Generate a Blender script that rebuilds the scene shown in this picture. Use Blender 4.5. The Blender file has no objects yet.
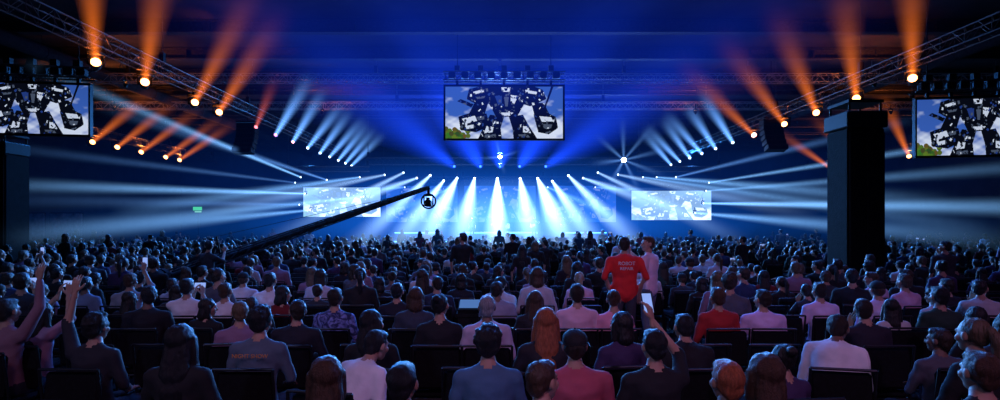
import bpy, math, random
import numpy as np
from mathutils import Vector, Matrix, noise, Quaternion
random.seed(7); np.random.seed(7)
scene=bpy.context.scene
COL=scene.collection
try: scene.view_settings.view_transform='Standard'
except Exception: pass

# ------------------------------------------------------------ materials
def mat_new(name):
    m=bpy.data.materials.new(name); m.use_nodes=True
    nt=m.node_tree; nt.nodes.clear()
    out=nt.nodes.new('ShaderNodeOutputMaterial')
    return m,nt,out
def mat_pbr(name,col,rough=0.6,metal=0.0,noise_amt=0.15,nscale=8.0,bump=0.0,spec=0.5,bscale=None,stretch=None):
    m,nt,out=mat_new(name)
    b=nt.nodes.new('ShaderNodeBsdfPrincipled')
    tc=nt.nodes.new('ShaderNodeTexCoord'); mp=nt.nodes.new('ShaderNodeMapping')
    if stretch: mp.inputs['Scale'].default_value=stretch
    nz=nt.nodes.new('ShaderNodeTexNoise'); nz.inputs['Scale'].default_value=nscale
    nt.links.new(tc.outputs['Object'],mp.inputs['Vector']); nt.links.new(mp.outputs['Vector'],nz.inputs['Vector'])
    cr=nt.nodes.new('ShaderNodeValToRGB')
    c=Vector(col[:3])
    cr.color_ramp.elements[0].position=0.3; cr.color_ramp.elements[1].position=0.7
    cr.color_ramp.elements[0].color=(*(c*(1-noise_amt)),1); cr.color_ramp.elements[1].color=(*(c*(1+noise_amt)),1)
    nt.links.new(nz.outputs['Fac'],cr.inputs['Fac']); nt.links.new(cr.outputs['Color'],b.inputs['Base Color'])
    b.inputs['Roughness'].default_value=rough; b.inputs['Metallic'].default_value=metal
    b.inputs['Specular IOR Level'].default_value=spec
    if bump>0:
        n2=nt.nodes.new('ShaderNodeTexNoise'); n2.inputs['Scale'].default_value=bscale or nscale*4
        nt.links.new(mp.outputs['Vector'],n2.inputs['Vector'])
        bp=nt.nodes.new('ShaderNodeBump'); bp.inputs['Strength'].default_value=bump; bp.inputs['Distance'].default_value=0.02
        nt.links.new(n2.outputs['Fac'],bp.inputs['Height']); nt.links.new(bp.outputs['Normal'],b.inputs['Normal'])
    nt.links.new(b.outputs[0],out.inputs['Surface'])
    return m
def mat_emit(name,col,s):
    m,nt,out=mat_new(name)
    e=nt.nodes.new('ShaderNodeEmission'); e.inputs[0].default_value=(*col,1); e.inputs[1].default_value=s
    nt.links.new(e.outputs[0],out.inputs['Surface']); return m
def mat_random(name,cols,rough=0.8,bump=0.3,bscale=25,stretch=None):
    m,nt,out=mat_new(name)
    b=nt.nodes.new('ShaderNodeBsdfPrincipled'); oi=nt.nodes.new('ShaderNodeObjectInfo')
    cr=nt.nodes.new('ShaderNodeValToRGB'); cr.color_ramp.interpolation='CONSTANT'
    els=cr.color_ramp.elements
    while len(els)<len(cols): els.new(0.5)
    for i,c in enumerate(cols):
        els[i].position=i/len(cols)
    for i,c in enumerate(cols): els[i].color=(*c,1)
    nt.links.new(oi.outputs['Random'],cr.inputs['Fac']); nt.links.new(cr.outputs['Color'],b.inputs['Base Color'])
    b.inputs['Roughness'].default_value=rough
    tc=nt.nodes.new('ShaderNodeTexCoord'); mp=nt.nodes.new('ShaderNodeMapping')
    if stretch: mp.inputs['Scale'].default_value=stretch
    nt.links.new(tc.outputs['Object'],mp.inputs['Vector'])
    n2=nt.nodes.new('ShaderNodeTexNoise'); n2.inputs['Scale'].default_value=bscale
    nt.links.new(mp.outputs['Vector'],n2.inputs['Vector'])
    bp=nt.nodes.new('ShaderNodeBump'); bp.inputs['Strength'].default_value=bump; bp.inputs['Distance'].default_value=0.02
    nt.links.new(n2.outputs['Fac'],bp.inputs['Height']); nt.links.new(bp.outputs['Normal'],b.inputs['Normal'])
    nt.links.new(b.outputs[0],out.inputs['Surface'])
    return m

M_black=mat_pbr('matte_black_metal',(0.010,0.010,0.012),0.65,0.0,spec=.2)
M_truss=mat_pbr('truss_aluminium',(0.05,0.05,0.06),0.5,0.3)
M_truss2=mat_pbr('truss_painted_grey',(0.22,0.22,0.24),0.6,0.0,spec=.2)
M_dark=mat_pbr('dark_fabric',(0.008,0.008,0.010),0.9,0,0.3,6,0.4,spec=.1)
M_floor=mat_pbr('hall_floor_carpet',(0.016,0.016,0.022),0.85,0,0.4,3,0.3,bscale=60)
M_ceil=mat_pbr('ceiling_panels',(0.05,0.05,0.06),0.9,0,0.25,0.6,spec=.05)
M_wall=mat_pbr('hall_wall_paint',(0.04,0.045,0.055),0.75,0,0.2,0.8)
M_gird=mat_pbr('roof_girder_steel',(0.05,0.05,0.06),0.85,0.0,spec=.02)
M_chair=mat_pbr('chair_upholstery',(0.006,0.006,0.008),0.9,0,0.3,30,0.3,spec=.15)
M_chairf=mat_pbr('chair_frame',(0.02,0.02,0.025),0.4,0.5)
M_stage=mat_pbr('stage_deck',(0.08,0.08,0.09),0.3,0,0.2,5)

# ------------------------------------------------------------ mesh builder
def basis(d,side=None):
    d=Vector(d).normalized()
    if side is not None:
        s=Vector(side); s=(s-d*s.dot(d))
        if s.length>1e-4:
            s.normalize(); return d,s,d.cross(s)
    a=Vector((0,0,1)) if abs(d.z)<0.9 else Vector((1,0,0))
    s=a.cross(d).normalized(); return d,s,d.cross(s)
class MB:
    def __init__(s): s.v=[];s.f=[];s.m=[]
    def add(s,vs,fs,m=0):
        o=len(s.v); s.v+= [tuple(v) for v in vs]; s.f+=[tuple(i+o for i in f) for f in fs]
        s.m+= [m]*len(fs) if isinstance(m,int) else list(m)
    def box(s,c,size,m=0,R=None,bev=0.0):
        hx,hy,hz=[a/2 for a in size]
        if bev<=0:
            vs=[Vector((x,y,z)) for x in(-hx,hx) for y in(-hy,hy) for z in(-hz,hz)]
            fs=[(0,1,3,2),(4,6,7,5),(0,4,5,1),(2,3,7,6),(0,2,6,4),(1,5,7,3)]
        else:
            b=min(bev,hx*.9,hy*.9,hz*.9)
            prof=[(-hx+b,-hy),(hx-b,-hy),(hx,-hy+b),(hx,hy-b),(hx-b,hy),(-hx+b,hy),(-hx,hy-b),(-hx,-hy+b)]
            ins=[((x-math.copysign(b,x)) if abs(abs(x)-hx)<1e-9 else x,(y-math.copysign(b,y)) if abs(abs(y)-hy)<1e-9 else y) for x,y in prof]
            vs=[];
            for z,pr in ((-hz,ins),(-hz+b,prof),(hz-b,prof),(hz,ins)):
                vs+=[Vector((x,y,z)) for x,y in pr]
            fs=[tuple(range(7,-1,-1)),tuple(range(24,32))]
            for k in range(3):
                for i in range(8):
                    j=(i+1)%8; fs.append((k*8+i,k*8+j,k*8+8+j,k*8+8+i))
        if R is not None: vs=[R@v for v in vs]
        c=Vector(c); s.add([v+c for v in vs],fs,m)
    def cyl(s,p1,p2,r1,r2=None,n=12,m=0,cap=True):
        r2=r1 if r2 is None else r2
        p1=Vector(p1);p2=Vector(p2);d,a,b=basis(p2-p1)
        vs=[];
        for p,r in((p1,r1),(p2,r2)):
            for i in range(n):
                t=2*math.pi*i/n; vs.append(p+a*r*math.cos(t)+b*r*math.sin(t))
        fs=[(i,(i+1)%n,n+(i+1)%n,n+i) for i in range(n)]
        if cap: fs+=[tuple(range(n-1,-1,-1)),tuple(range(n,2*n))]
        s.add(vs,fs,m)
    def cap(s,p1,r1,p2,r2,flat=1.0,side=None,n=14,m=0):
        p1=Vector(p1);p2=Vector(p2);d,a,b=basis(p2-p1,side)
        rings=[]
        for k in range(1,5):
            t=math.pi/2*k/4; rings.append((p1-d*r1*math.cos(t)*min(1,flat+.1),r1*math.sin(t)))
        for k in range(3,-1,-1):
            t=math.pi/2*k/4
            if k==0: continue
            rings.append((p2+d*r2*math.cos(t)*min(1,flat+.1),r2*math.sin(t)))
        rings.insert(4,(p2,r2))
        vs=[p1-d*r1*min(1,flat+.1)]
        for c,r in rings:
            for i in range(n):
                t=2*math.pi*i/n; vs.append(c+a*r*math.cos(t)+b*r*flat*math.sin(t))
        vs.append(p2+d*r2*min(1,flat+.1)); fs=[]
        K=len(rings)
        for i in range(n): fs.append((0,1+(i+1)%n,1+i))
        for k in range(K-1):
            for i in range(n):
                j=(i+1)%n; fs.append((1+k*n+i,1+k*n+j,1+(k+1)*n+j,1+(k+1)*n+i))
        L=1+K*n
        for i in range(n): fs.append((L,1+(K-1)*n+i,1+(K-1)*n+(i+1)%n))
        s.add(vs,fs,m)
    def ell(s,c,r,m=0,n=16,k=10,R=None):
        c=Vector(c);vs=[Vector((0,0,-r[2]))]
        for a in range(1,k):
            p=-math.pi/2+math.pi*a/k
            for i in range(n):
                t=2*math.pi*i/n; vs.append(Vector((r[0]*math.cos(p)*math.cos(t),r[1]*math.cos(p)*math.sin(t),r[2]*math.sin(p))))
        vs.append(Vector((0,0,r[2])))
        fs=[(0,1+(i+1)%n,1+i) for i in range(n)]
        for a in range(k-2):
            for i in range(n):
                j=(i+1)%n; fs.append((1+a*n+i,1+a*n+j,1+(a+1)*n+j,1+(a+1)*n+i))
        L=len(vs)-1
        fs+=[(L,1+(k-2)*n+i,1+(k-2)*n+(i+1)%n) for i in range(n)]
        if R is not None: vs=[R@v for v in vs]
        s.add([v+c for v in vs],fs,m)
    def torus(s,c,axis,R,r,m=0,n=28,k=8,a0=0,a1=2*math.pi):
        d,a,b=basis(axis);c=Vector(c);vs=[]
        for i in range(n):
            t=2*math.pi*i/n; e=a*math.cos(t)+b*math.sin(t)
            for j in range(k):
                p=2*math.pi*j/k; vs.append(c+e*(R+r*math.cos(p))+d*r*math.sin(p))
        fs=[(i*k+j,((i+1)%n)*k+j,((i+1)%n)*k+(j+1)%k,i*k+(j+1)%k) for i in range(n) for j in range(k)]
        s.add(vs,fs,m)
    def mesh(s,name,mats,smooth=False):
        me=bpy.data.meshes.new(name); me.from_pydata(s.v,[],s.f)
        for m in mats: me.materials.append(m)
        me.polygons.foreach_set('material_index',s.m)
        if smooth: me.polygons.foreach_set('use_smooth',[True]*len(s.f))
        me.update(); return me
    def obj(s,name,mats,smooth=False,parent=None,loc=None):
        o=bpy.data.objects.new(name,s.mesh(name,mats,smooth)); COL.objects.link(o)
        if parent: o.parent=parent
        if loc: o.location=loc
        return o
def empty(name,loc=(0,0,0)):
    e=bpy.data.objects.new(name,None); e.location=loc; e.empty_display_size=.2; COL.objects.link(e); return e

# ------------------------------------------------------------ room shell
XL,XR,YB,YF,H=-36,36,62,-10,10.6
def slab(name,c,size,m):
    b=MB(); b.box(c,size); return b.obj(name,[m])
slab('floor',((XL+XR)/2,(YB+YF)/2,-.1),(XR-XL,YB-YF,.2),M_floor)
slab('ceiling',((XL+XR)/2,(YB+YF)/2,H+.15),(XR-XL,YB-YF,.3),M_ceil)
slab('wall_left',(XL-.15,(YB+YF)/2,H/2),(.3,YB-YF,H),M_wall)
slab('wall_right',(XR+.15,(YB+YF)/2,H/2),(.3,YB-YF,H),M_wall)
slab('wall_back',(0,YB+.15,H/2),(XR-XL,.3,H),M_wall)
slab('wall_front',(0,YF-.15,H/2),(XR-XL,.3,H),M_wall)
slab('baseboard_back',(0,YB-.03,.1),(XR-XL,.06,.2),M_black)
slab('baseboard_left',(XL+.03,26,.1),(.06,YB-YF,.2),M_black)
slab('baseboard_right',(XR-.03,26,.1),(.06,YB-YF,.2),M_black)
for i,y in enumerate(np.arange(12,60,3.6)):
    b=MB()
    b.box((0,y,H-.06),(XR-XL-.2,.34,.05)); b.box((0,y,H-.3),(XR-XL-.2,.05,.46)); b.box((0,y,H-.54),(XR-XL-.2,.34,.05))
    for x in np.arange(-33,34,3): b.box((x,y,H-.3),(.04,.26,.44))
    b.obj('roof_girder',[M_gird])
b=MB()
for y in np.arange(31.5,60,3.6):
    b.cyl((-30,y,H-.75),(30,y,H-.75),.05,n=8); 
    for x in np.arange(-29,30,4): b.cyl((x,y,H-.75),(x,y,H-.02),.012,n=6)
b.obj('sprinkler_pipework',[M_gird])
for x in(-20,20):
    b=MB(); b.cyl((x,8,H-.95),(x,58,H-.95),.32,n=20)
    for y in np.arange(9,58,2.5): b.torus((x,y,H-.95),(0,1,0),.33,.025,n=20,k=6); 
    for y in np.arange(9,58,5): b.cyl((x,y,H-.7),(x,y,H-.02),.015,n=6)
    b.obj('ventilation_duct',[M_gird],True)

# ------------------------------------------------------------ truss
def truss(name,p1,p2,size=.45,hang=True,mat=None,hsp=6.0):
    p1=Vector(p1);p2=Vector(p2);d=(p2-p1).normalized();L=(p2-p1).length
    if abs(d.z)>.9: a=Vector((1,0,0));c=Vector((0,1,0))
    else:
        c=Vector((0,0,1)); a=c.cross(d).normalized()
    h=size/2; b=MB(); cs=[(-h,-h),(h,-h),(h,h),(-h,h)]
    for u,w in cs: b.cyl(p1+a*u+c*w,p2+a*u+c*w,.027,n=8)
    n=max(1,int(round(L/size)))
    for i in range(n+1):
        q=p1+d*(L*i/n)
        for k in range(4):
            u,w=cs[k];u2,w2=cs[(k+1)%4]
            if i%2==0: b.cyl(q+a*u+c*w,q+a*u2+c*w2,.012,n=5)
            if i<n:
                q2=p1+d*(L*(i+1)/n)
                if i%2: u,w,u2,w2=u2,w2,u,w
                b.cyl(q+a*u+c*w,q2+a*u2+c*w2,.012,n=5)
    if hang and abs(d.z)<.9:
        k=max(2,int(L/hsp)+1)
        for i in range(k):
            q=p1+d*(L*(i+.02)/(k-1+.04))
            b.cyl(q+c*h,Vector((q.x,q.y,H-.02)),.012,n=6)
            b.box(q+c*(h+.25),(.16,.16,.35),1)
    return b.obj(name,[mat or M_truss,M_black])
truss('lighting_truss',(-12.2,13,7.65),(-12.2,47,7.65))
truss('lighting_truss',(13.8,8,7.65),(13.8,47,7.65))
truss('lighting_truss',(-24,28,7.6),(-24,46,7.6))
truss('lighting_truss',(29,34,7.6),(29,52,7.6))
truss('lighting_truss',(-10,41.2,6.9),(10.5,41.2,6.9),.5)
truss('lighting_truss',(-10,46.5,6.0),(10.5,46.5,6.0),.4)
truss('lighting_truss',(-15.5,40,6.2),(-9.5,40,6.2),.35)
truss('lighting_truss',(10,40,6.2),(16,40,6.2),.35)
truss('cross_hall_truss',(-25,27.6,9.45),(25,27.6,9.45),.4,True,M_truss2)
truss('cross_hall_truss',(-25,33.2,9.3),(25,33.2,9.3),.4,True,M_truss2)

# ------------------------------------------------------------ beams
bcache={}
def beam_mat(col,B,r0,t,L,q,k=3.2):
    key=(col,B,r0,t,round(L,1),q,k)
    if key in bcache: return bcache[key]
    m,nt,out=mat_new('emissive_beam_glow')
    N=nt.nodes.new; Lk=nt.links.new
    def math_(op,a,b_=None):
        n=N('ShaderNodeMath'); n.operation=op
        for i,x in enumerate((a,b_)):
            if x is None: continue
            if isinstance(x,(int,float)): n.inputs[i].default_value=x
            else: Lk(x,n.inputs[i])
        return n.outputs[0]
    tc=N('ShaderNodeTexCoord'); sp=N('ShaderNodeSeparateXYZ'); Lk(tc.outputs['Object'],sp.inputs[0])
    x,y,z=sp.outputs
    rho2=math_('ADD',math_('MULTIPLY',x,x),math_('MULTIPLY',y,y))
    r=math_('ADD',math_('MULTIPLY',z,t),r0)
    g=math_('EXPONENT',math_('MULTIPLY',math_('DIVIDE',rho2,math_('MULTIPLY',r,r)),-k))
    f=math_('POWER',math_('MAXIMUM',math_('SUBTRACT',1.0,math_('DIVIDE',z,L)),0.0),q)
    s=math_('MULTIPLY',math_('DIVIDE',math_('MULTIPLY',g,f),r),B*.5)
    e=N('ShaderNodeEmission'); e.inputs[0].default_value=(*col,1); Lk(s,e.inputs[1])
    Lk(e.outputs[0],out.inputs['Volume'])  # self-glowing volume stands in for lamp light scattered in haze
    try: m.cycles.volume_step_rate=0.9
    except Exception: pass
    bcache[key]=m; return m
def add_beam(parent,p,d,L,col,B,r0=.08,t=.05,q=1.5,k=3.2):
    d=Vector(d).normalized(); b=MB()
    b.cyl((0,0,0),(0,0,L),r0,r0+t*L,n=24)
    o=b.obj('beam_glow_cone',[beam_mat(col,B,r0,t,L,q,k)],parent=parent)  # glowing cone mesh painted in place of a lit shaft
    o.location=p; o.rotation_mode='QUATERNION'; o.rotation_quaternion=Vector((0,0,1)).rotation_difference(d)
    return o
def add_spot(parent,p,d,energy,col,angle=40,blend=.6,size=.15):
    l=bpy.data.lights.new('lamp','SPOT'); l.energy=energy; l.color=col; l.spot_size=math.radians(angle); l.spot_blend=blend; l.shadow_soft_size=size
    o=bpy.data.objects.new('lamp',l); COL.objects.link(o); o.location=p
    o.rotation_mode='QUATERNION'; o.rotation_quaternion=Vector((0,0,-1)).rotation_difference(Vector(d).normalized())
    if parent: o.parent=parent
    return o
lens_c={}
def lens_mat(col,s):
    if (col,s) not in lens_c: lens_c[(col,s)]=mat_emit('lamp_lens',col,s)
    return lens_c[(col,s)]
def fixture(p,d,lcol,ls,scale=1.0,beams=(),spot=None,name='moving_head_light',up=.45):
    p=Vector(p);d=Vector(d).normalized();b=MB();S=scale
    d_,a,c=basis(d)
    hc=p-d*.2*S   # pivot
    b.cyl(p-d*.42*S,p-d*.30*S,.09*S,.135*S,n=20); b.cyl(p-d*.30*S,p-d*.06*S,.135*S,.15*S,n=20); b.cyl(p-d*.06*S,p+d*.01*S,.16*S,.16*S,n=20,cap=False)
    b.cyl(p-d*.02*S,p-d*.0*S,.13*S,.13*S,n=20,m=1)
    hor=Vector((0,0,1)).cross(d); hor=hor.normalized() if hor.length>.05 else Vector((1,0,0))
    for s in(-1,1):
        q=hc+hor*s*.2*S
        b.cyl(hc+hor*s*.12*S,q,.04*S,n=10)
        b.box(q+Vector((0,0,.15*S)),(.05*S,.09*S,.36*S),bev=.01,R=Matrix.Rotation(math.atan2(hor.y,hor.x),3,'Z'))
    b.box(hc+Vector((0,0,.33*S)),(.42*S,.3*S,.1*S),bev=.02*S)
    b.box(hc+Vector((0,0,.4*S)),(.1*S,.1*S,.1*S))
    b.cyl(hc+Vector((0,0,.42*S)),hc+Vector((0,0,.42*S+max(.02,up-.3))),.02,n=8)
    o=b.obj(name,[M_black,lens_mat(lcol,ls)])
    for bd in beams:
        add_beam(o,p+d*.0,bd.get('d',d),bd['L'],bd['c'],bd['B'],bd.get('r0',.1),bd.get('t',.05),bd.get('q',1.5),bd.get('k',3.2))
    if spot: add_spot(o,p+d*.05,spot.get('d',d),spot['e'],spot['c'],spot.get('a',45))
    return o
OR=(1.0,.19,.018); ORH=(1.0,.33,.10); BW=(.14,.38,1.0); BL=(.03,.13,1.0); WH=(.6,.8,1.0)
Lrow=[(16.6,ORH,'o'),(18.9,ORH,'o'),(22,ORH,'o'),(23.9,ORH,'o'),(27.5,(1,.12,.15),'p'),(29.9,(.8,.15,.6),'b'),(32.4,(1,.3,.3),'b'),(34.9,WH,'b'),(37.3,WH,'b'),(39.4,WH,'b'),(41.5,WH,'b'),(43.4,WH,'b'),(45.2,WH,'b')]
Rrow=[(18.4,ORH,'o'),(21.3,ORH,'o'),(24,ORH,'o'),(26.7,ORH,'o'),(29.9,(1,.25,.2),'o'),(32.6,WH,'b'),(35.2,WH,'b'),(37.6,WH,'b'),(40,WH,'b'),(42.2,WH,'b'),(44.4,WH,'b')]
for X,row,s in((-12.2,Lrow,1),(13.8,Rrow,-1)):
    for i,(y,c,k) in enumerate(row):
        j=random.uniform(-.05,.05)
        if k=='o':
            d=Vector((s*(.56+j+.03*i),-.78,.20+j*.5)); bm=[dict(L=10,c=OR,B=.8,r0=.12,t=.065,q=2.0)]
            sp=dict(e=420,c=(1,.2,.03),a=90,d=Vector((-s*.2,.5,.7)))
        elif k=='p':
            d=Vector((s*.5,-.8,.22)); bm=[dict(L=6,c=(1,.15,.12),B=.5,r0=.1,t=.06,q=1.7)]; sp=None
        else:
            d=Vector((s*(.55+j),-.75,.26)); bm=[dict(L=6.8,c=BW,B=2.1,r0=.13,t=.062,q=1.4)]; sp=None
        fixture((X,y,7.0),d,c,14 if k=='o' else 5,1.0 if k=='o' else .6,bm,sp)
for i,y in enumerate((32.4,34.5,36.8,39.5,41.2)):
    fixture((-24,y,7.0),(.7,-.42,.26),ORH,10,1.1,[dict(L=7.5,c=OR,B=.95,r0=.14,t=.06,q=1.6)],dict(e=800,c=(1,.25,.04),a=110,d=Vector((.3,-.2,.7))) if i%2==0 else None)
for i,(y,dx) in enumerate(((39,-.45),(48,-.7),(44,-.6))):
    fixture((29,y,7.0),(dx,-.42,.26),ORH,10,1.1,[dict(L=9,c=OR,B=1.0,r0=.14,t=.06,q=1.5)],dict(e=800,c=(1,.25,.04),a=110,d=Vector((-.3,-.2,.7))))
# stage fan beams, drawn as glowing cones
CB=(.34,.60,1.0)
fan=[(-8.6,-17,1.1,.05),(-7.2,-13,1.3,.05),(-6.2,-10.4,1.5,.055),(-5.2,-7.6,1.9,.055),(-4.2,-5.6,2.3,.06),(-3.2,-4.1,3.4,.075),(-1.9,-2.1,3.2,.07),(-.2,-.15,6.5,.06),(1.5,1.7,3.2,.07),(2.8,3.5,4.4,.078),(3.9,5.0,2.4,.06),(5.1,7.2,2.0,.055),(6.2,10.4,1.5,.055),(7.3,13.6,1.3,.05),(8.8,17.5,1.1,.05)]
for i,(x,ex,B,t) in enumerate(fan):
    big=abs(x)<5.3
    st=Vector((x,41,5.6 if abs(x)<3 else (5.3 if i%2 else 5.0)+.1*abs(x)))
    en=Vector((ex,26,.35)) if big else Vector((ex,30,(1.0 if i%2 else 2.6)))
    fixture(st,en-st,WH,8 if big else 4,.6,[dict(L=(en-st).length*1.0,c=CB,B=B*1.2,r0=.10,t=t,q=1.2,k=3.0)],
            dict(e=3500 if big else 1500,c=(.25,.5,1),a=30) if i%2==1 else None,up=.6)
for x in np.arange(-8,9,4):
    st=Vector((x,46.2,5.3)); en=Vector((x*2.3,36,2.0 if abs(x)<5 else 3.6))
    fixture(st,en-st,WH,3,.5,[dict(L=(en-st).length,c=BW,B=1.2,r0=.1,t=.05,q=1.0)],None,up=.5)
CS=(.20,.50,1.0)
def sb(p,e,B=.7,t=.018,r0=.09,q=.9,c=CS):
    p=Vector(p);e=Vector(e); fixture(p,e-p,WH,3,.5,[dict(L=(e-p).length*1.15,c=c,B=B,r0=r0,t=t,q=q,k=3.8)],None,up=.5)
sb((-14.5,40,5.6),(-16.4,22,7.5),1.5,.014); sb((-14.9,40,5.2),(-22,26,5.6),.5,.02,c=BW)
sb((-14.2,40,4.4),(-20,24,3.8),2.2,.02); sb((-14.6,40,3.6),(-21,25,3.2),.5,.03,c=BW); sb((-13.8,40,3.2),(-17,22,1.8),1.1,.03)
sb((-12.6,40,5.4),(-14,22,6.2),.7,.015,c=BW);sb((-10.2,40,5.6),(-16,26,3.0),1.4,.03)
sb((-10,40.3,4.2),(-19,24,1.9),1.4,.03)
sb((15.2,40,5.2),(24,25,6.3),1.5,.016); sb((15,40,4.6),(22,22,4.5),.9,.02); sb((14.8,40,3.7),(21,20,2.7),2.4,.022)
sb((14.2,40,3.0),(17,21,1.7),1.2,.03); sb((12.8,40,5.6),(16,24,6.2),.7,.015,c=BW); sb((11.4,40,5.6),(18,25,3.3),1.4,.03);sb((10.4,40,5.6),(19,25,2.4),1.2,.03)
for (x,y,z) in ((0,39,6.95),(9.0,40,6.85)):
    bm=[]
    for a in range(0,360,45 if x>0 else 90):
        t=math.radians(a+12); bm.append(dict(d=Vector((math.cos(t),-.8,math.sin(t)*.9)),L=4.0 if x>0 else 2.0,c=BW,B=.9,r0=.08,t=.09,q=1.8))  # starburst rays around the lamp, built as glowing cones
    fixture((x,y,z),(-x*.03,-1,-.12),(.85,.95,1),40,1.3 if x>0 else 1.0,bm,dict(e=9000,c=(.2,.4,1),a=80),name='audience_blinder_light',up=.6)
for x,ex,ey,ez in((-3.5,-9,16,10),(-1.5,-4,13,10),(1.5,4.5,13,10),(3.5,10,16,10),(0,0,14,9.2)):
    st=Vector((x,42,6.6)); en=Vector((ex,ey,ez))
    fixture(st,en-st,BL,5,.7,[dict(L=(en-st).length*1.1,c=(.008,.06,1.0),B=.8,r0=.25,t=.13,q=1.2,k=2.4)],None,name='wash_light',up=.3)
for x,y in((-5,38),(-1.8,38),(1.8,38),(5,38),(-4,31),(4,31)):
    if y>=38: add_spot(None,(x,y,7.3),(0,-.4,.75),1900,(.01,.07,1),90).name='ceiling_wash_lamp'
    else: add_spot(None,(x,y,7.0),(0,0,1),500,(.01,.06,1),100).name='ceiling_wash_lamp'
# added orange floods, put in to tint the cross truss and roof
for x,y in((-17,25),(-21,30),(-10,31),(17,25),(22,31),(11,31)):
    fixture((x,y,8.55),(0,.35,1),ORH,3,.5,(),dict(e=330,c=(1,.22,.03),a=140),name='added_orange_flood',up=.5)

def haze_glow(name,c,r,col,S,k=2.8):  # emission only, no scattering: the lit look of the haze is painted glow
    m,nt,out=mat_new(name); N=nt.nodes.new; Lk=nt.links.new
    tc=N('ShaderNodeTexCoord'); ln=N('ShaderNodeVectorMath'); ln.operation='DOT_PRODUCT'
    Lk(tc.outputs['Object'],ln.inputs[0]);Lk(tc.outputs['Object'],ln.inputs[1])
    a=N('ShaderNodeMath');a.operation='MULTIPLY';a.inputs[1].default_value=-k;Lk(ln.outputs['Value'],a.inputs[0])
    e1=N('ShaderNodeMath');e1.operation='EXPONENT';Lk(a.outputs[0],e1.inputs[0])
    s=N('ShaderNodeMath');s.operation='MULTIPLY';s.inputs[1].default_value=S;Lk(e1.outputs[0],s.inputs[0])
    e=N('ShaderNodeEmission'); e.inputs[0].default_value=(*col,1); Lk(s.outputs[0],e.inputs[1]); Lk(e.outputs[0],out.inputs['Volume'])
    b=MB(); b.ell((0,0,0),(1,1,1),n=32,k=18); o=b.obj(name,[m]); o.location=c; o.scale=r
haze_glow('stage_haze_glow',(0,38.5,2.8),(18,10,4.4),(.010,.17,1.0),.070)
haze_glow('stage_haze_glow',(0,38.0,2.4),(7.5,6,3.0),(.16,.46,1.0),.15)
haze_glow('hall_haze_glow',(0,36,4.6),(34,17,5.8),(.002,.06,.48),.012)
haze_glow('hall_haze_glow',(0,32,2.0),(30,12,1.7),(.006,.15,.8),.022)

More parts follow.
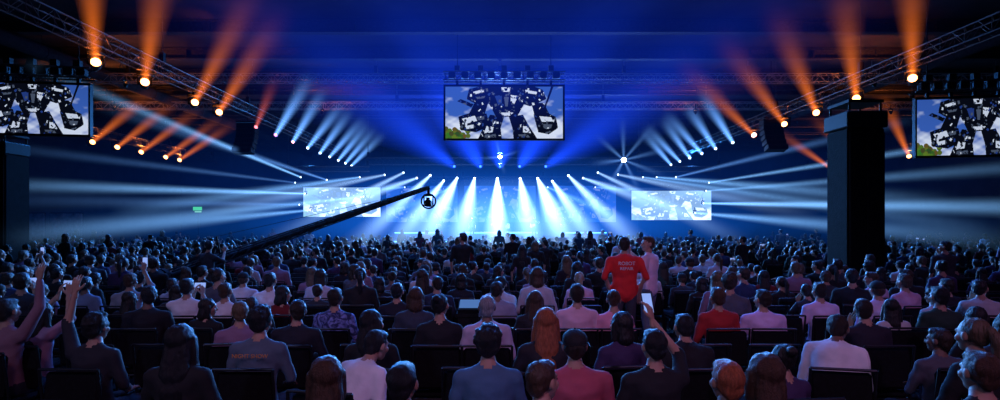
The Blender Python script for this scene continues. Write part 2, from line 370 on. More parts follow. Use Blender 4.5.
# ------------------------------------------------------------ LED screen art
def screen_mesh():
    W,Hh=360,162
    u,v=np.meshgrid((np.arange(W)+.5)/W,(np.arange(Hh)+.5)/Hh)
    asp=2.2
    cl=sum(np.sin(u*a+v*b_+p)*w for a,b_,p,w in((7,4,1,.5),(15,-9,2,.35),(23,17,.5,.3),(41,-30,4,.18),(60,55,1,.1),(90,-70,2,.07)))
    cl=np.clip((cl+ .7-1.3*v+.3)*.8,0,1)[...,None]
    sky=np.array([.04,.12,.50])*(1-.2*v[...,None])
    img=sky*(1-cl)+np.array([.62,.70,.88])*cl
    def inside(pts):
        ins=np.zeros(u.shape,bool); n=len(pts)
        for i in range(n):
            x1,y1=pts[i];x2,y2=pts[(i+1)%n]
            if y1==y2: continue
            ins^=((y1>v)!=(y2>v))&(u<(x2-x1)*(v-y1)/(y2-y1)+x1)
        return ins
    body=np.zeros(u.shape,bool)
    def poly(pts,c):
        ins=inside(pts); img[ins]=np.array(c); body[ins]=True
    def circ(cx,cy,r,c,b=False): 
        ins=((u-cx)*asp)**2+(v-cy)**2<r*r; img[ins]=np.array(c)
        if b: body[ins]=True
    for i in range(40):
        circ(random.uniform(0,.22),random.uniform(-.02,.2),.045,(.02+random.random()*.10,.06+random.random()*.12,.02))
    D=(.002,.003,.008);G=(.06,.08,.13);Wt=(.55,.62,.78);Bl=(.015,.04,.2)
    poly([(.39,1.0),(.63,1.0),(.68,.70),(.61,.42),(.43,.42),(.36,.72)],D)
    poly([(.20,.95),(.28,1.0),(.40,1.0),(.41,.70),(.30,.62),(.18,.76)],D); poly([(.61,1.0),(.76,1.0),(.83,.94),(.86,.76),(.72,.62),(.61,.70)],D)
    circ(.30,.82,.17,D,True); circ(.73,.82,.17,D,True)
    poly([(.25,.70),(.37,.72),(.32,.38),(.17,.34)],D); circ(.27,.55,.1,D,True)
    poly([(.11,.42),(.22,.5),(.35,.48),(.38,.24),(.26,.12),(.13,.16)],D)
    poly([(.73,.70),(.84,.68),(.91,.36),(.77,.34)],D); circ(.81,.55,.1,D,True)
    poly([(.75,.46),(.86,.5),(.94,.42),(.96,.2),(.88,.08),(.79,.12)],D)
    poly([(.38,.46),(.50,.42),(.47,.2),(.48,.0),(.28,.0),(.33,.25)],D); circ(.40,.28,.1,D,True)
    poly([(.54,.42),(.66,.46),(.71,.25),(.78,.0),(.58,.0),(.57,.2)],D); circ(.64,.28,.1,D,True)
    poly([(.37,1.0),(.40,1.0),(.27,.5),(.25,.52)],D); poly([(.9,1.0),(.92,1.0),(.84,.5),(.825,.5)],D)
    poly([(.10,.72),(.13,.76),(.24,.66),(.22,.6)],D)
    # armour highlights
    for pts,c in (([(.475,.99),(.555,.99),(.545,.9),(.485,.9)],Wt),([(.50,.97),(.53,.97),(.525,.92),(.505,.92)],D),
      ([(.235,.90),(.32,.95),(.33,.90),(.245,.85)],Wt),([(.68,.94),(.78,.90),(.775,.85),(.685,.88)],Wt),([(.26,.80),(.34,.82),(.33,.78),(.27,.76)],G),
      ([(.14,.38),(.25,.44),(.27,.34),(.17,.28)],Wt),([(.27,.42),(.33,.43),(.33,.37),(.28,.35)],G),([(.17,.24),(.24,.27),(.24,.2),(.18,.18)],Wt),
      ([(.80,.43),(.90,.41),(.92,.33),(.82,.32)],Wt),([(.83,.28),(.91,.27),(.90,.2),(.85,.18)],G),
      ([(.42,.82),(.48,.84),(.48,.68),(.45,.64)],Bl),([(.555,.84),(.62,.82),(.585,.66),(.555,.68)],Wt),([(.50,.80),(.54,.80),(.53,.62),(.51,.62)],G),
      ([(.46,.50),(.58,.50),(.55,.44),(.49,.44)],Wt),([(.35,.24),(.41,.22),(.40,.12),(.33,.10)],Wt),([(.66,.24),(.70,.23),(.73,.10),(.66,.12)],Wt),([(.34,.08),(.42,.08),(.43,.02),(.33,.02)],G),([(.62,.08),(.70,.08),(.72,.02),(.63,.02)],G)): poly(pts,c)
    rr=random.Random(5); bb=body.copy()
    for i in range(420):
        cx,cy=rr.uniform(.10,.96),rr.uniform(0,1); w_,h_=rr.uniform(.002,.010),rr.uniform(.004,.03); th=rr.uniform(-1,1)
        du=(u-cx)*asp; dv=v-cy; a_=du*math.cos(th)+dv*math.sin(th); b_=-du*math.sin(th)+dv*math.cos(th)
        ins=(abs(a_)<w_*asp)&(abs(b_)<h_)&bb; img[ins]=np.array(rr.choice([D,D,D,G,G,Bl,Wt]))
    me=bpy.data.meshes.new('led_picture')
    xs_=(np.arange(W+1)/W-.5);zs=(np.arange(Hh+1)/Hh-.5)
    V=[(x,0,z) for z in zs for x in xs_]
    F=[(r*(W+1)+c,r*(W+1)+c+1,(r+1)*(W+1)+c+1,(r+1)*(W+1)+c) for r in range(Hh) for c in range(W)]
    me.from_pydata(V,[],F)
    at=me.color_attributes.new('pic','FLOAT_COLOR','CORNER')
    cols=np.ones((W*Hh,4,4)); cols[:,:,:3]=img.reshape(-1,1,3)
    at.data.foreach_set('color',cols.reshape(-1)); return me
scr=screen_mesh(); scr.materials.append(M_black)
def scr_mat(s,tint=(1,1,1),add=0):
    m,nt,out=mat_new('led_panel'); a=nt.nodes.new('ShaderNodeAttribute'); a.attribute_name='pic'
    mx=nt.nodes.new('ShaderNodeMix'); mx.data_type='RGBA'; mx.inputs[0].default_value=add; mx.inputs[7].default_value=(*tint,1)
    nt.links.new(a.outputs['Color'],mx.inputs[6])
    e=nt.nodes.new('ShaderNodeEmission'); e.inputs[1].default_value=s
    nt.links.new(mx.outputs[2],e.inputs[0]); nt.links.new(e.outputs[0],out.inputs['Surface']); return m
def led_screen(name,c,w,h,s,rot=0,tint=(1,1,1),add=0,hang=True):
    e=empty(name,c); e.rotation_euler=(0,0,rot)
    p=bpy.data.objects.new('picture_panel',scr); COL.objects.link(p); p.parent=e; p.scale=(w,1,h); p.location=(0,-.1,0)
    p.material_slots[0].link='OBJECT'; p.material_slots[0].material=scr_mat(s,tint,add)
    b=MB(); b.box((0,0.0,0),(w+.08,.16,h+.08),0)
    for sx in(-1,1): b.box((sx*(w/2+.05),-.05,0),(.06,.2,h+.16),0)
    for sz in(-1,1): b.box((0,-.05,sz*(h/2+.05)),(w+.16,.2,.06),0)
    for k in range(5):
        b.box((-w/2+w*(k+.5)/5,.14,0),(.08,.12,h),0)
    if hang:
        zt=h/2+.45
        for u in(-.2,.2):
            for q in(-.18,.18): b.cyl((-w/2-.1,u,zt+q),(w/2+.1,u,zt+q),.03,n=6,m=1)
        n=int(w/.4)
        for i in range(n):
            x=-w/2+w*i/n;x2=-w/2+w*(i+1)/n
            for u in(-.2,.2): b.cyl((x,u,zt-.18),(x2,u,zt+.18) ,.015,n=5,m=1); b.cyl((x,u,zt-.18),(x,u,zt+.18),.015,n=5,m=1)
        for i in range(5):
            x=-w/2+w*(i+.5)/5; b.box((x,0,zt-.3),(.1,.1,.25)); 
            b.box((x,-.05,zt+.35),(.22,.2,.22),0)
        for i in range(9):
            x=-w/2+w*(i+.5)/9; b.box((x,-.1,zt+.02),(.3,.3,.26),0,bev=.03)
        for sx in(-1,1): b.cyl((sx*w*.4,0,zt+.18),(sx*w*.4,0,H-c[2]-.02),.02,n=6)
    b.obj('frame',[M_black,M_truss],parent=e)
    return e
led_screen('led_video_screen',(.18,24,6.98),5.1,2.25,1.0)
led_screen('led_video_screen',(-17.0,20,6.3),3.8,1.8,.9,.15)
led_screen('led_video_screen',(17.25,20,5.65),3.9,2.05,.9,-.15)
led_screen('led_video_screen',(-11.9,41.5,3.85),5.8,2.2,1.8,0,(.4,.68,1),.35,False)
led_screen('led_video_screen',(12.9,41.5,3.6),6.0,2.2,1.8,0,(.4,.68,1),.35,False)
for x in(-6.9,0,7.1): led_screen('stage_video_wall',(x,48.7,4.0),6.3,3.2,.6,0,(.03,.16,.8),.6,False)
for x,z in((-11.9,2.7),(12.9,2.45)):
    b=MB()
    for s in(-2.2,2.2):
        b.cyl((x+s,41.7,0),(x+s,41.7,z),.05,n=8); b.box((x+s,41.7,.05),(.8,.8,.08)); b.cyl((x+s,41.7,z*.7),(x+s*.6,41.7,z),.03,n=6)
    b.obj('screen_ground_support',[M_black])
b=MB()
for x in np.arange(-10,10.5,2.5): b.cyl((x,49,0),(x,49,2.4),.05,n=8); b.box((x,49,.05),(.6,.8,.08))
b.box((0,49,2.36),(20.5,.3,.1)); b.obj('video_screen_support',[M_black])

# ------------------------------------------------------------ stage
M_strip=mat_emit('led_strip_blue',(.08,.35,1),6)
b=MB(); b.box((0,43.5,.5),(21,8,1.0),0); b.box((0,39.47,.93),(21,.04,.07),1)
for x in np.arange(-10,10.5,1): b.box((x,39.48,.45),(.04,.03,.85),2)
b.box((0,38.6,.25),(2.4,.6,.5),0); b.box((0,39.1,.4),(2.4,.5,.8),0)
b.obj('stage_platform',[M_stage,M_strip,M_black])
for x,w_,y_ in((0,6,45.3),(-6.8,3.4,45.6),(6.9,3.4,45.6)):
    b=MB(); b.box((x,y_,1.3),(w_,2.4,.6),0,bev=.03); b.box((x,y_-1.22,1.5),(w_,.03,.06),1); b.obj('stage_riser',[M_stage,M_strip])
def drape(name,x0,x1,y,z0,z1,m,amp=.12,wl=.5):
    b=MB(); n=int((x1-x0)/.09); vs=[]
    for i in range(n+1):
        x=x0+(x1-x0)*i/n; yy=y+amp*math.sin(2*math.pi*x/wl)+.3*amp*math.sin(x*3.1)
        vs+=[(x,yy,z0),(x,yy,z1)]
    fs=[(2*i,2*i+2,2*i+3,2*i+1) for i in range(n)]
    b.add(vs,fs,0); b.box(((x0+x1)/2,y,z1+.03),(x1-x0,.08,.08),1); return b.obj(name,[m,M_black],True)
M_drape=mat_pbr('stage_backdrop_cloth',(.08,.09,.13),.85,0,.2,4)
drape('stage_backdrop_curtain',-10.2,10.6,50,0,6.3,M_drape)
drape('side_masking_drape',-16.5,-10.5,43,0,2.6,M_dark); drape('side_masking_drape',10.8,16.5,43,0,2.4,M_dark)
for x0,w_ in((12.6,6),(-12.6,5)):
    b=MB(); b.box((x0,38.5,.75),(w_,.5,.12),0); b.box((x0,38.23,.8),(w_,.04,.07),1)
    for x in(x0-w_*.43,x0,x0+w_*.43): b.box((x,38.5,.35),(.1,.4,.7),0)
    b.obj('stage_side_barrier',[M_black,M_strip])
def tower(name,x,y,w,z,capw=.16):
    b=MB()
    b.box((x,y,z/2),(w,w,z),0,bev=.06)
    b.box((x,y,z+.22),(w+capw,w+capw,.45),1,bev=.03)
    b.box((x,y,.12),(w+.1,w+.1,.24),1,bev=.02)
    for s in(-.5,0,.5): b.box((x+s*w*.9,y-w/2-.01,z/2),(.03,.03,z-.3),1)
    for sx in(-1,1):
        for sy in(-1,1): b.cyl((x+sx*w*.42,y+sy*w*.42,z+.4),(x+sx*w*.42,y+sy*w*.42,z+.7),.03,n=8,m=1)
    b.box((x,y,z+.72),(w*.95,w*.95,.08),1)
    return b.obj(name,[M_dark,M_black])
tower('black_clad_pillar',10.0,15.5,1.02,4.75,.1)
tower('black_clad_pillar',-18.6,20.6,1.1,4.7,.02)
for x,y in((-13.3,29),(13.8,28)):
    b=MB(); 
    for i in range(6):
        z=7.3-i*.27; a=-.05-.05*i
        b.box((x,y-.02*i*i,z),(1.0,.5,.25),0,R=Matrix.Rotation(a,3,'X'),bev=.02)
        b.box((x,y-.27-.02*i*i,z-.01),(.9,.03,.19),1,R=Matrix.Rotation(a,3,'X'))
    b.box((x,y,7.5),(1.0,.6,.06),0); b.cyl((x,y,7.5),(x,y,H-.02),.02,n=6)
    b.obj('hanging_line_array_speaker',[M_black,M_dark])
for x in(-8,-6.6,6.8,8.2):
    b=MB(); b.box((x,38.9,.35),(1.1,.7,.7),0,bev=.03); b.cyl((x-.25,38.54,.35),(x-.25,38.5,.35),.22,n=24,m=1); b.cyl((x+.27,38.54,.35),(x+.27,38.5,.35),.22,n=24,m=1); b.obj('subwoofer_speaker',[M_black,M_dark])
b=MB(); b.box((-34.0,61.9,4.0),(1.1,.12,.5),0); b.box((-34.0,61.82,4.0),(1.0,.02,.4),1); b.obj('exit_sign',[M_black,mat_emit('exit_green',(.1,1,.4),.6)])
b=MB(); b.box((-20,36.5,3.0),(.5,.1,.18),0); b.box((-20,36.43,3.0),(.44,.02,.10),1); b.cyl((-20,36.5,0),(-20,36.5,2.9),.03,n=8); b.box((-20,36.5,.03),(.6,.6,.06),0); b.obj('exit_sign_stand',[M_black,mat_emit('exit_green2',(.25,.8,.5),.6)])
M_ban=mat_pbr('banner_print',(.25,.27,.32),.7,0,.6,2.5)
for x in(-30,-27.6):
    b=MB(); b.box((x,35,1.9),(2.0,.06,1.9),1,bev=.01); b.box((x,35.06,1.9),(2.1,.05,2.0),0)
    for s in(-.9,.9): b.cyl((x+s,35.1,0),(x+s,35.1,2.9),.03,n=8); b.box((x+s,35.1,.03),(.1,.7,.06),0)
    b.obj('display_banner',[M_black,M_ban])

# ------------------------------------------------------------ chair
def chair_mesh():
    b=MB()
    b.box((0,.02,.44),(.46,.45,.07),0,bev=.025)
    R=Matrix.Rotation(-.12,3,'X')
    b.box((0,-.235,.70),(.45,.05,.38),0,R=R,bev=.022)
    for s in(-1,1):
        x=s*.235
        b.cyl((x,-.21,.42),(x,-.275,.92),.012,n=8,m=1); b.cyl((x,-.21,.42),(x,-.27,.0),.012,n=8,m=1)
        b.cyl((x,.22,.42),(x,.24,.0),.012,n=8,m=1); b.cyl((x,-.21,.40),(x,.22,.40),.012,n=8,m=1)
    b.cyl((-.235,-.275,.92),(.235,-.275,.92),.012,n=8,m=1); b.cyl((-.235,.22,.40),(.235,.22,.40),.012,n=8,m=1); b.cyl((-.235,-.21,.40),(.235,-.21,.40),.012,n=8,m=1)
    return b.mesh('conference_chair',[M_chair,M_chairf])
CH=chair_mesh()

# ------------------------------------------------------------ people
def remesh(mb,vox,smooth=3,fac=.5):
    me=mb.mesh('tmp',[]); o=bpy.data.objects.new('tmp',me); COL.objects.link(o)
    r=o.modifiers.new('r','REMESH'); r.mode='VOXEL'; r.voxel_size=vox
    if smooth: s=o.modifiers.new('s','SMOOTH'); s.factor=fac; s.iterations=smooth
    dg=bpy.context.evaluated_depsgraph_get(); ev=o.evaluated_get(dg); em=ev.to_mesh()
    n=len(em.vertices); V=np.empty(n*3); em.vertices.foreach_get('co',V); V=V.reshape(-1,3)
    F=[tuple(p.vertices) for p in em.polygons]
    ev.to_mesh_clear(); bpy.data.objects.remove(o); bpy.data.meshes.remove(me)
    return V,F
hb=MB()
hb.ell((0,-.012,.025),(.075,.093,.088)); hb.ell((0,.028,-.02),(.062,.062,.085)); hb.ell((0,.045,-.068),(.042,.04,.042))
hb.cap((0,.086,.012),.008,(0,.104,-.024),.013,n=10); hb.cap((-.035,.075,.028),.012,(.035,.075,.028),.012,n=8)
hb.ell((-.014,.092,-.028),(.010,.010,.008),n=8,k=6); hb.ell((.014,.092,-.028),(.010,.010,.008),n=8,k=6)
for s in(-1,1):
    hb.ell((s*.078,-.008,-.002),(.011,.021,.032)); hb.ell((s*.045,.055,-.02),(.022,.025,.025))
HEAD=remesh(hb,.008,2)
def hairmesh(style):
    b=MB()
    if style=='short':
        b.ell((0,-.026,.034),(.084,.095,.092)); b.ell((0,-.065,-.02),(.066,.045,.06)); b.ell((0,.02,.088),(.06,.06,.035))
    elif style=='curly':
        b.ell((0,-.026,.04),(.095,.10,.1)); b.ell((0,-.06,-.01),(.082,.055,.07))
        for i in range(40):
            t=random.uniform(0,6.28);p=random.uniform(-.2,1.4)
            b.ell((math.cos(t)*math.cos(p)*.092,-.026+math.sin(t)*math.cos(p)*.095 if math.sin(t)<.4 else .03,.04+math.sin(p)*.095),(.02,.02,.02),n=8,k=6)
    elif style=='bob':
        b.ell((0,-.026,.034),(.088,.098,.094)); b.cap((0,-.05,.0),.08,(0,-.06,-.1),.085,.75,(1,0,0))
        for s in(-1,1): b.cap((s*.075,-.01,.02),.03,(s*.078,0,-.11),.028)
    elif style=='long':
        b.ell((0,-.026,.034),(.088,.098,.094)); b.cap((0,-.055,.0),.082,(0,-.085,-.2),.1,.6,(1,0,0)); b.cap((0,-.085,-.2),.1,(0,-.115,-.37),.07,.5,(1,0,0))
        for s in(-1,1): b.cap((s*.075,-.01,.02),.03,(s*.095,-.01,-.17),.03); b.cap((s*.03,-.11,-.3),.045,(s*.05,-.115,-.43),.02)
    elif style=='bun':
        b.ell((0,-.026,.034),(.082,.093,.09)); b.ell((0,-.065,-.01),(.06,.04,.055)); b.ell((0,-.115,.085),(.042,.042,.04))
    elif style=='pony':
        b.ell((0,-.026,.034),(.082,.093,.09)); b.ell((0,-.065,-.01),(.06,.04,.055)); b.cap((0,-.12,.05),.03,(0,-.16,-.02),.038); b.cap((0,-.16,-.02),.038,(0,-.145,-.24),.018)
    elif style=='cap':
        b.ell((0,-.03,.0),(.079,.085,.07)); b.ell((0,-.065,-.02),(.064,.04,.055))
    V,F=remesh(b,.010 if style!='curly' else .009,2)
    V=V.copy()
    for i in range(len(V)):
        p=Vector(V[i]); q=Vector((p.x*55,p.y*55,p.z*12)); w=noise.noise(q)*.006+noise.noise(p*25)*.005
        d=Vector((p.x,p.y+.03,p.z*.4)); 
        if d.length>1e-4: V[i]+=np.array(d.normalized()*w)
    return V,F
HAIR={k:hairmesh(k) for k in('short','curly','bob','long','bun','pony','cap')}
def hand_mb(w,u,n,side,curl=.35,grip=0):
    w=Vector(w);u=Vector(u).normalized();n=Vector(n);n=(n-u*n.dot(u)).normalized()
    l=u.cross(n)*side
    b=MB()
    b.cap(w-u*.04,.027,w+u*.01,.026,.75,l,n=10)
    for k in(-.024,-.008,.008,.024): b.cap(w+u*.015+l*k*.6,.016,w+u*.08+l*k,.0125,n=8)
    for k,L in((-.031,.056),(-.0105,.072),(.0105,.078),(.031,.068)):
        p=w+u*.082+l*k*1.0; d=(u+l*k*3).normalized(); a=curl*(1.0 if k>-.02 else 1.15)
        r=.0088
        for seg,f in enumerate((.45,.32,.25)):
            ang=a*(1.1 if seg==1 else .8)+ (grip if seg else grip*.5)
            d=(d*math.cos(ang)+n*math.sin(ang)).normalized()
            q=p+d*L*f; b.cap(p,r,q,r*.9,n=8); p=q; r*=.9
    p=w+u*.025+l*.026; d=(u*.65+l*.75+n*.25).normalized()
    b.cap(p,.014,p+d*.035,.011,n=8); p=p+d*.035; d=(u*.85+l*.35+n*.4).normalized(); b.cap(p,.0105,p+d*.034,.0085,n=8)
    return b
ARMS={
 'lap':lambda s:((s*.25,.02,.21),(s*.12,.25,.11),(-s*.35,.9,-.05),(0,0,-1)),
 'knee':lambda s:((s*.24,.08,.22),(s*.13,.32,.14),(-s*.1,.95,-.2),(0,0,-1)),
 'clasp':lambda s:((s*.26,.06,.22),(s*.06,.26,.2),(-s*.6,.75,.1),(-s*.5,0,-.8)),
 'phone':lambda s:((s*.22,.2,.36),(s*.055,.33,.57),(-s*.12,.2,.95),(-s*.7,.5,0)),
 'high':lambda s:((s*.23,.14,.62),(s*.07,.24,.84),(-s*.1,.2,.95),(-s*.6,.6,0)),
 'clap':lambda s:((s*.25,.15,.3),(s*.06,.33,.43),(-s*.15,.6,.8),(-s*1,0,0)),
 'head':lambda s:((s*.34,.1,.6),(s*.12,.06,.72),(-s*.6,-.3,.5),(-s*.7,-.2,-.2)),
 'chin':lambda s:((s*.2,.22,.3),(s*.06,.17,.52),(-s*.2,-.1,.9),(0,-1,0)),
 'hang':lambda s:((s*.25,-.03,.21),(s*.25,.04,-.04),(0,.15,-1),(-s*1,0,0)),
 'pocket':lambda s:((s*.30,-.08,.24),(s*.20,.04,.03),(-s*.2,.4,-.8),(-s*1,0,0)),
 'rest':lambda s:((s*.36,-.10,.26),(s*.52,.08,.30),(s*.5,.8,0),(0,0,-1)),
 'guitarR':lambda s:((s*.32,-.02,.25),(s*.12,.2,.16),(-s*.7,.2,-.4),(0,-1,-.2)),
 'guitarL':lambda s:((s*.32,.08,.25),(s*.42,.28,.36),(s*.2,.5,.8),(s*.2,-1,0)),
 'up':lambda s:((s*.30,.04,.74),(s*.26,.08,.99),(0,.1,1),(0,1,0)),
}
M_skin=mat_pbr('skin',(.46,.26,.19),.55,0,.08,6)
M_skin2=mat_pbr('skin_dark',(.20,.11,.08),.55,0,.08,6)
M_hair=mat_random('hair_mix',[(.010,.008,.007),(.015,.010,.008),(.03,.018,.010),(.010,.010,.012),(.06,.032,.018),(.02,.012,.008),(.12,.08,.045),(.012,.009,.009)],.55,.6,30,(3,3,.6))
M_shirt=mat_random('shirt_mix',[(.010,.010,.013),(.6,.58,.6),(.012,.015,.03),(.009,.009,.012),(.02,.04,.12),(.09,.09,.12),(.010,.010,.014),(.16,.012,.02),(.014,.014,.018),(.55,.5,.56),(.009,.009,.009),(.03,.035,.05),(.012,.05,.045),(.012,.012,.024),(.28,.16,.26),(.010,.010,.012),(.01,.01,.014),(.05,.025,.09)],.85,.5,14)
M_pants=mat_pbr('denim_trousers',(.02,.025,.045),.85,0,.2,20,.2)
M_shoe=mat_pbr('shoes',(.04,.04,.04),.5)
M_phone=mat_pbr('phone_case',(.01,.01,.012),.3)
M_phs=mat_emit('phone_display',(.3,.45,1),.9)
M_eye=mat_pbr('eye',(.03,.02,.02),.15); M_lip=mat_pbr('lips',(.35,.12,.11),.5)
M_capc=mat_pbr('cap_cloth',(.012,.012,.015),.8,0,.2,40,.3)
PM=[M_shirt,M_pants,M_skin,M_hair,M_shoe,M_phone,M_phs,M_eye,M_lip,M_capc]
SH,PA,SK,HA,SO,PH,PS,EY,LI,CA=range(10)
def person_mesh(name,seated=True,armL='lap',armR='lap',hair='short',lean=0.0,yaw=0.0,pitch=0.0,phone=False,longsleeve=False,wide=1.0,stride=0,tilt=0.0):
    hz=.53 if seated else .93
    RL=Matrix.Rotation(-lean,3,'X')@Matrix.Rotation(tilt,3,'Y'); O=Vector((0,0,hz))
    T=lambda p:O+RL@Vector(p)
    caps=[]
    def C(p1,r1,p2,r2,lab,flat=1.0,side=None): caps.append((Vector(p1),r1,Vector(p2),r2,lab,flat,side))
    w=wide
    C(T((0,0,.03)),.165*w,T((0,-.015,.2)),.15*w,SH,.72,(1,0,0)); C(T((0,-.015,.2)),.15*w,T((0,-.02,.42)),.178*w,SH,.66,(1,0,0))
    C(T((-.13*w,-.02,.475)),.07,T((.13*w,-.02,.475)),.07,SH); C(T((-.07,-.015,.52)),.05,T((.07,-.015,.52)),.05,SH)
    C(T((0,-.01,.5)),.062,T((0,.01,.60)),.054,SK)
    C(Vector((-.07,0,hz-.0)),.11,Vector((.07,0,hz-.0)),.11,PA,.9)
    hands=[]
    for s,arm in((-1,armL),(1,armR)):
        e,wr,hd,n=ARMS[arm](s)
        sh=T((s*.18*w,-.015,.475))
        el=T(e); ww=T(wr)
        C(sh,.062,el,.046,SH)
        if longsleeve: C(el,.046,el.lerp(ww,.9),.034,SH); C(el.lerp(ww,.85),.028,ww,.026,SK)
        else: C(el.lerp(sh,.1),.040,ww,.026,SK)
        hands.append((ww,RL@Vector(hd),RL@Vector(n),s,.5 if arm in('phone','high') else .25,arm))
        hp=Vector((s*.09,.0,hz-.01))
        if seated:
            k=Vector((s*.14,.44,.50)); an=Vector((s*.14,.45,.10))
        else:
            k=Vector((s*.11,.03+s*stride*.08,.50)); an=Vector((s*.12,-.02+s*stride*.18,.09))
        C(hp,.092,k,.062,PA); C(k,.062,an,.045,PA); C(an+Vector((0,-.03,-.05)),.038,an+Vector((s*.02,.16,-.058)),.030,SO,.8,(1,0,0)); C(an+Vector((0,0,0)),.04,an+Vector((0,-.01,-.05)),.038,SO)
    mb=MB()
    for p1,r1,p2,r2,lab,fl,sd in caps: mb.cap(p1,r1,p2,r2,fl,sd)
    V,F=remesh(mb,.019,3)
    cen=np.array([V[list(f)].mean(axis=0) for f in F])
    best=np.full(len(F),1e9);lab=np.zeros(len(F),int)
    for p1,r1,p2,r2,lb,fl,sd in caps:
        a=np.array(p1);d=np.array(p2)-a;L2=max(1e-9,d@d)
        t=np.clip(((cen-a)@d)/L2,0,1); q=cen-(a+t[:,None]*d)
        dist=np.linalg.norm(q,axis=1)/(r1+(r2-r1)*t) if fl==1.0 else np.sqrt(q[:,0]**2+((q[:,1]**2+q[:,2]**2)/fl**2))/(r1+(r2-r1)*t)
        u=dist<best; best[u]=dist[u]; lab[u]=lb
    V=V.copy()
    for i in range(len(V)):
        p=Vector(V[i])
        if p.z<hz+.5: 
            a=noise.noise(Vector((p.x*7,p.y*7,p.z*14)))*.010; d=Vector((p.x,p.y,0))
            if p.z>hz and d.length>.03: V[i]+=np.array(d.normalized()*a)
    out=MB(); out.add(V,F,[int(x) for x in lab])
    for ww,hd,n,s,curl,arm in hands:
        hv,hf=remesh(hand_mb(ww,hd,n,s,curl),.0055,2,.4); out.add(hv,hf,SK)
    hc=T((0,.02,.695)); R=RL@Matrix.Rotation(yaw,3,'Z')@Matrix.Rotation(-pitch+lean*.6,3,'X')
    Rn=np.array(R)
    out.add(HEAD[0]@Rn.T+np.array(hc),HEAD[1],SK)
    hv,hf=HAIR[hair]; out.add(hv@Rn.T+np.array(hc),hf,HA)
    for s in(-1,1): out.ell(hc+R@Vector((s*.03,.083,.008)),(.011,.006,.006),EY,n=10,k=6,R=R)
    out.ell(hc+R@Vector((0,.083,-.055)),(.022,.009,.007),LI,n=10,k=6,R=R)
    if hair=='cap':
        k0=MB(); k0.ell((0,-.012,.045),(.088,.104,.078))
        kv,kf=remesh(k0,.01,1); keep=[f for f in kf if kv[list(f)].mean(axis=0)[2]>.022]
        out.add(kv@Rn.T+np.array(hc),keep,CA)
        out.ell(hc+R@Vector((0,.115,.03)),(.068,.065,.008),CA,R=R); out.ell(hc+R@Vector((0,-.012,.124)),(.009,.009,.006),CA,R=R)
        out.torus(hc+R@Vector((0,-.012,.024)),R@Vector((0,0,1)),.094,.004,CA)
    if phone:
        wr=[h for h in hands if h[5] in('phone','high')]
        c=sum((h[0]+h[1].normalized()*.10 for h in wr),Vector())/len(wr)
        up=(wr[0][1]+wr[-1][1]).normalized() if len(wr)>1 else wr[0][1].normalized()
        c=c+up*.02+RL@Vector((0,.03,0)); x=Vector((1,0,0)); y=up.cross(x).normalized(); RR=Matrix((x,y,up)).transposed()
        out.box(c,(.075,.009,.155) if len(wr)<2 else (.155,.009,.075),PH,R=RR,bev=.004)
        out.box(c+RR@Vector((0,.006 if y.y<0 else -.006,0)),(.068,.002,.142) if len(wr)<2 else (.142,.002,.068),PS,R=RR)
    me=out.mesh(name,PM,True)
    return me
VAR={}
def var(k,**kw): VAR[k]=person_mesh('person_'+k,**kw)
var('s_short',hair='short',armL='lap',armR='lap')
var('s_short2',hair='short',armL='clasp',armR='clasp',yaw=.45,wide=1.08)
var('s_short3',hair='short',armL='chin',armR='clasp',yaw=-.4,lean=.12,longsleeve=True)
var('s_short4',hair='short',armL='rest',armR='lap',yaw=.9,tilt=-.08)
var('s_short5',hair='short',armL='knee',armR='knee',lean=.3,tilt=.06,wide=1.05)
var('s_curly',hair='curly',armL='lap',armR='knee',lean=.06)
var('s_bob',hair='bob',armL='lap',armR='lap',yaw=.3,wide=.92)
var('s_bob2',hair='bob',armL='clasp',armR='lap',yaw=-1.0,wide=.9,tilt=.08)
var('s_long',hair='long',armL='clasp',armR='lap',wide=.9)
var('s_long2',hair='long',armL='lap',armR='lap',yaw=-.6,wide=.9,longsleeve=True)
var('s_bun',hair='bun',armL='lap',armR='clasp',wide=.92,yaw=-.2)
var('s_pony',hair='pony',armL='knee',armR='knee',wide=.92,lean=.1)
var('s_cap',hair='cap',armL='lap',armR='clasp',wide=1.1)
var('s_phone',hair='short',armL='phone',armR='phone',phone=True)
var('s_phone1',hair='short',armL='lap',armR='high',phone=True,pitch=.1)
var('s_high',hair='long',armL='high',armR='high',phone=True,wide=.92)
var('s_clap',hair='short',armL='clap',armR='clap',longsleeve=True)
var('s_lean',hair='short',armL='knee',armR='knee',lean=.55,longsleeve=False)
var('s_up',hair='curly',armL='up',armR='lap')
var('s_up2',hair='short',armL='up',armR='up',longsleeve=True)
var('t_red',seated=False,hair='short',armL='pocket',armR='pocket',wide=1.15,stride=.4)
var('t_short',seated=False,hair='short',armL='hang',armR='phone',yaw=.9,stride=.3,wide=1.05)
var('t_bob',seated=False,hair='bob',armL='hang',armR='hang',wide=.92)
var('t_phone',seated=False,hair='short',armL='high',armR='high',phone=True)
var('t_long',seated=False,hair='long',armL='hang',armR='pocket',wide=.9)
var('t_guitar',seated=False,hair='long',armL='guitarL',armR='guitarR',stride=.8)
var('t_sing',seated=False,hair='short',armL='hang',armR='chin',stride=.5)

